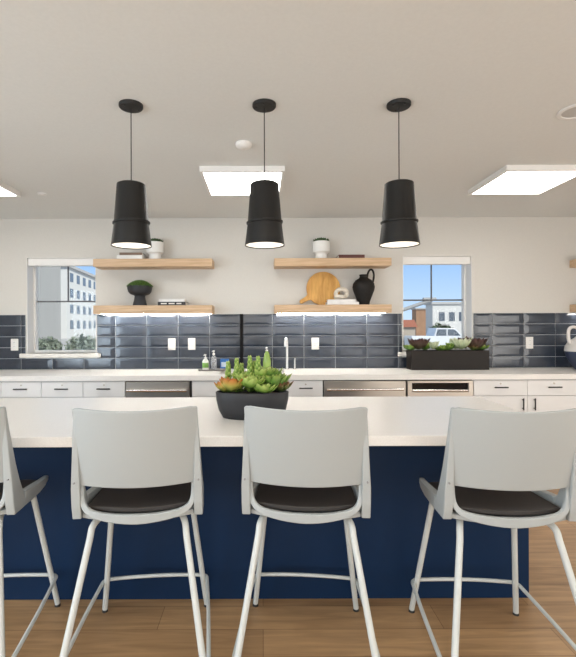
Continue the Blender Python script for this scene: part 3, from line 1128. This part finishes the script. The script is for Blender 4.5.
rosette(px, 0.098, .03, 0.209, 0.117, LP, 34, 0.92, .14, .1, 28)
rosette(px, 0.200, .04, 0.214, 0.137, LM, 46, 1.00, .25, .1, 29)
rosette(px, 0.298, -.01, 0.209, 0.153, LM, 50, 0.57, .25, .25, 30, .3)
rosette(px, 0.358, .02, 0.197, 0.104, LD, 24, 0.30, .28, .25, 31)
rosette(px, -.190, .045, .205, .100, LD, 26, .8, .20, .1, 32)
rosette(px, .060, .040, .205, .095, LD, 26, .8, .20, .1, 33)
rosette(px, .265, -.030, .195, .085, LR, 26, .6, .22, .1, 34)

# ------------------------------------------------------------------ outdoors, seen through the windows
GZ = -0.75
tag(box(-150, 150, YW + WT + .02, 260, GZ - .2, GZ).obj('ground', mat('pale_asphalt', (.40, .39, .38), .9, scale=.3, var=.1)), kind='structure')

STUCCO = mat('white_stucco', (.62, .61, .59), .9, scale=3, var=.03)
WING = mat('grey_cladding', (.34, .335, .325), .9, scale=2, var=.06, stretch=(3, 3, .1))
PANE = mat('far_window_glass', (.10, .12, .15), .15)
ab = thing('apartment_building', 'white multi storey apartment building seen through the left window', 'building')
A = Vector((-34.3, 80))
B = Vector((-36.6, 101))
dr = (B - A).normalized()
nr = Vector((dr.y, -dr.x))
back = Vector((-1, 0)) * 24
top = 11.9
m = MB()
foot = [A, B, B + back, A + back]
m.loft([[(p.x, p.y, GZ) for p in foot], [(p.x, p.y, top) for p in foot]])
m.obj('walls', STUCCO, ab)
m = MB()
ex = [A + Vector((.4, -.4)), B + Vector((.4, .4)), B + back, A + back + Vector((0, -.4))]
m.loft([[(p.x, p.y, top) for p in ex], [(p.x, p.y, top + .5) for p in ex]])
m.obj('roof', mat('roof_grey', (.45, .44, .43), .8), ab)
for row in range(4):
    for c in range(5):
        s0 = 1.8 + c * 4.1
        p0 = A + dr * s0
        p1 = A + dr * (s0 + 1.9)
        z0 = 0.9 + row * 2.85
        m = MB()
        q0, q1 = p0 + nr * .05, p1 + nr * .05
        m.loft([[(p.x, p.y, z0) for p in (p0, p1, q1, q0)], [(p.x, p.y, z0 + 1.6) for p in (p0, p1, q1, q0)]])
        m.obj('window', PANE, ab)
for row in range(4):
    for c in range(2):
        x = -36.5 - c * 4
        z0 = 0.9 + row * 2.85
        box(x - 1.0, x + .4, 79.94, 80, z0, z0 + 1.6).obj('window', PANE, ab)

gw = thing('grey_building', 'plain grey building filling the left half of the left window view', 'building')
box(-45, -24.4, 50, 55.2, GZ, 9.5).obj('walls', WING, gw)
box(-45.2, -24.2, 49.8, 55.4, 9.5, 9.9).obj('roof', MATS['roof_grey'], gw)
for k in range(3):
    box(-28.9 - 4 * k, -27.5 - 4 * k, 49.92, 50, 3.2, 4.6).obj('window', mat('soft_pane', (.24, .25, .27), .3), gw)

br_ = thing('brick_building', 'brown brick building beyond the parking lot in the right window', 'building')
box(30.5, 44, 90, 92.5, GZ, 4.5).obj('walls', mat('far_brick', (.36, .21, .13), .9, scale=1, var=.12), br_)
box(30.3, 44.2, 89.8, 92.7, 4.5, 4.8).obj('roof', MATS['roof_grey'], br_)
wh = thing('white_building', 'low white commercial building beyond the pickup truck in the right window', 'building')
box(27.0, 48, 72, 75, GZ, 4.65).obj('walls', STUCCO, wh)
box(26.8, 48.2, 71.8, 75.2, 4.65, 5.0).obj('roof', MATS['roof_grey'], wh)
for k in range(5):
    box(28.0 + 1.6 * k, 28.9 + 1.6 * k, 71.94, 72, 2.0, 3.4).obj('window', PANE, wh)
hs = thing('low_house', 'low house with reddish roof at the left of the right window view', 'house')
box(18.6, 20.9, 62, 64, GZ, 1.1).obj('walls', mat('house_tan', (.42, .36, .30), .9), hs)
m = MB()
m.loft([[(18.4, 61.7, 1.1), (18.4, 64.3, 1.1), (18.4, 63, 2.1)], [(21.1, 61.7, 1.1), (21.1, 64.3, 1.1), (21.1, 63, 2.1)]])
m.obj('roof', mat('red_roof', (.30, .11, .07), .9), hs)

# pickup truck, side on
PT = mat('white_car_paint', (.72, .73, .75), .3, coat=.5)
TY = mat('tyre', (.015, .015, .016), .8)


def extr(pts, y0, y1):
    m = MB()
    m.loft([[(x, y0, z) for x, z in pts], [(x, y1, z) for x, z in pts]])
    return m


pk = thing('pickup_truck', 'white pickup truck parked outside, seen through the right window', 'truck', (14.6, 37, GZ))
extr([(-2.75, .45), (2.7, .45), (2.75, .8), (2.6, 1.12), (1.35, 1.20), (.75, 1.82), (-.75, 1.86), (-.95, 1.22), (-2.75, 1.22)], -.92, .92).obj('body', PT, pk, 0.03)
g_ = [(1.15, 1.24), (.68, 1.74), (.12, 1.76), (.12, 1.24)]
extr(g_, -.935, -.921).obj('side_window', PANE, pk)
extr([(.02, 1.24), (.02, 1.76), (-.68, 1.76), (-.80, 1.24)], -.935, -.921).obj('side_window', PANE, pk)
for x in (-1.75, 1.8):
    for y in (-.86, .86):
        wl = MB().tube([(x, y - .11, .37), (x, y + .11, .37)], .37, 20).obj('wheel', TY, pk)
        MB().tube([(x, y - .118, .37), (x, y - .10, .37)], .2, 16).obj('hub', STEEL, wl)
extr([(2.72, .45), (2.83, .5), (2.83, .7), (2.72, .75)], -.9, .9).obj('bumper', STEEL, pk, .02)
cr = thing('parked_car', 'grey car parked left of the pickup truck in the right window', 'car', (12.0, 44, GZ))
extr([(-2.1, .35), (2.1, .35), (2.15, .7), (1.9, .9), (1.0, .98), (.45, 1.42), (-.9, 1.45), (-1.6, 1.0), (-2.15, .95)], -.85, .85).obj('body', mat('grey_car_paint', (.25, .26, .28), .3, coat=.5), cr, .03)
extr([(.85, .99), (.4, 1.36), (-.8, 1.38), (-1.35, 1.0)], -.865, -.851).obj('side_window', PANE, cr)
for x in (-1.35, 1.35):
    for y in (-.8, .8):
        MB().tube([(x, y - .1, .33), (x, y + .1, .33)], .33, 18).obj('wheel', TY, cr)

# street lamp with a long rising arm
sl_ = thing('street_lamp', 'grey street lamp with long slanting arm seen in the right window', 'street lamp', (8.0, 30, GZ))
GREYP = mat('galvanised_pole', (.33, .33, .33), .6)
MB().tube([(0, 0, 0), (0, 0, 2.6)], .09, 12).obj('pole', GREYP, sl_)
MB().tube(smooth_path([(0, 0, 2.6), (.6, 0, 2.85), (1.6, 0, 3.2), (3.2, 0, 3.75)], 5), .12, 12).obj('arm', GREYP, sl_)
MB().loft([[(2.6 + x * .55, y * .16, 3.72) for x, y in ((0, -1), (1.6, -1), (1.6, 1), (0, 1))], [(2.65 + x * .5, y * .12, 3.9) for x, y in ((0, -1), (1.6, -1), (1.6, 1), (0, 1))]]).obj('lamp_head', GREYP, sl_)


def tree(x, y, h, r, label, seed, m, cat='tree', name='tree', sq=.8):
    t = thing(name, label, cat, (x, y, GZ), 0, 'greenery outside the windows')
    random.seed(seed)
    MB().tube([(0, 0, 0), (.05, 0, h - r)], .12, 8).obj('trunk', mat('bark', (.10, .07, .05), .9), t)
    b = MB()
    for i in range(700):
        v = Vector((random.gauss(0, 1), random.gauss(0, 1), random.gauss(0, 1))).normalized() * r * random.uniform(.5, 1)
        c = Vector((v.x, v.y, h - r * sq + v.z * sq))
        a = Vector((random.gauss(0, 1), random.gauss(0, 1), random.gauss(0, 1))).normalized() * r * .13
        d = a.cross(Vector((random.gauss(0, 1), random.gauss(0, 1), random.gauss(0, 1)))).normalized() * r * .09
        b.add([c - a, c + d, c + a, c - d], [(0, 1, 2, 3)])
    b.obj('foliage', m, t)


FOL = mat('far_foliage', (.19, .22, .17), .9, scale=2, var=.3)
FOL2 = mat('far_foliage_dark', (.07, .10, .05), .9, scale=2, var=.3)
tree(-13.4, 34, 1.5, 1.25, 'grey green bush at lower right of the left window view', 1, FOL, 'bush', 'bush')
tree(-17.0, 36, 1.3, 1.1, 'grey green bush in the lower middle of the left window view', 2, FOL, 'bush', 'bush')
tree(22.0, 56, 2.4, 1.6, 'small dark tree before the reddish roof in the right window', 3, FOL2)
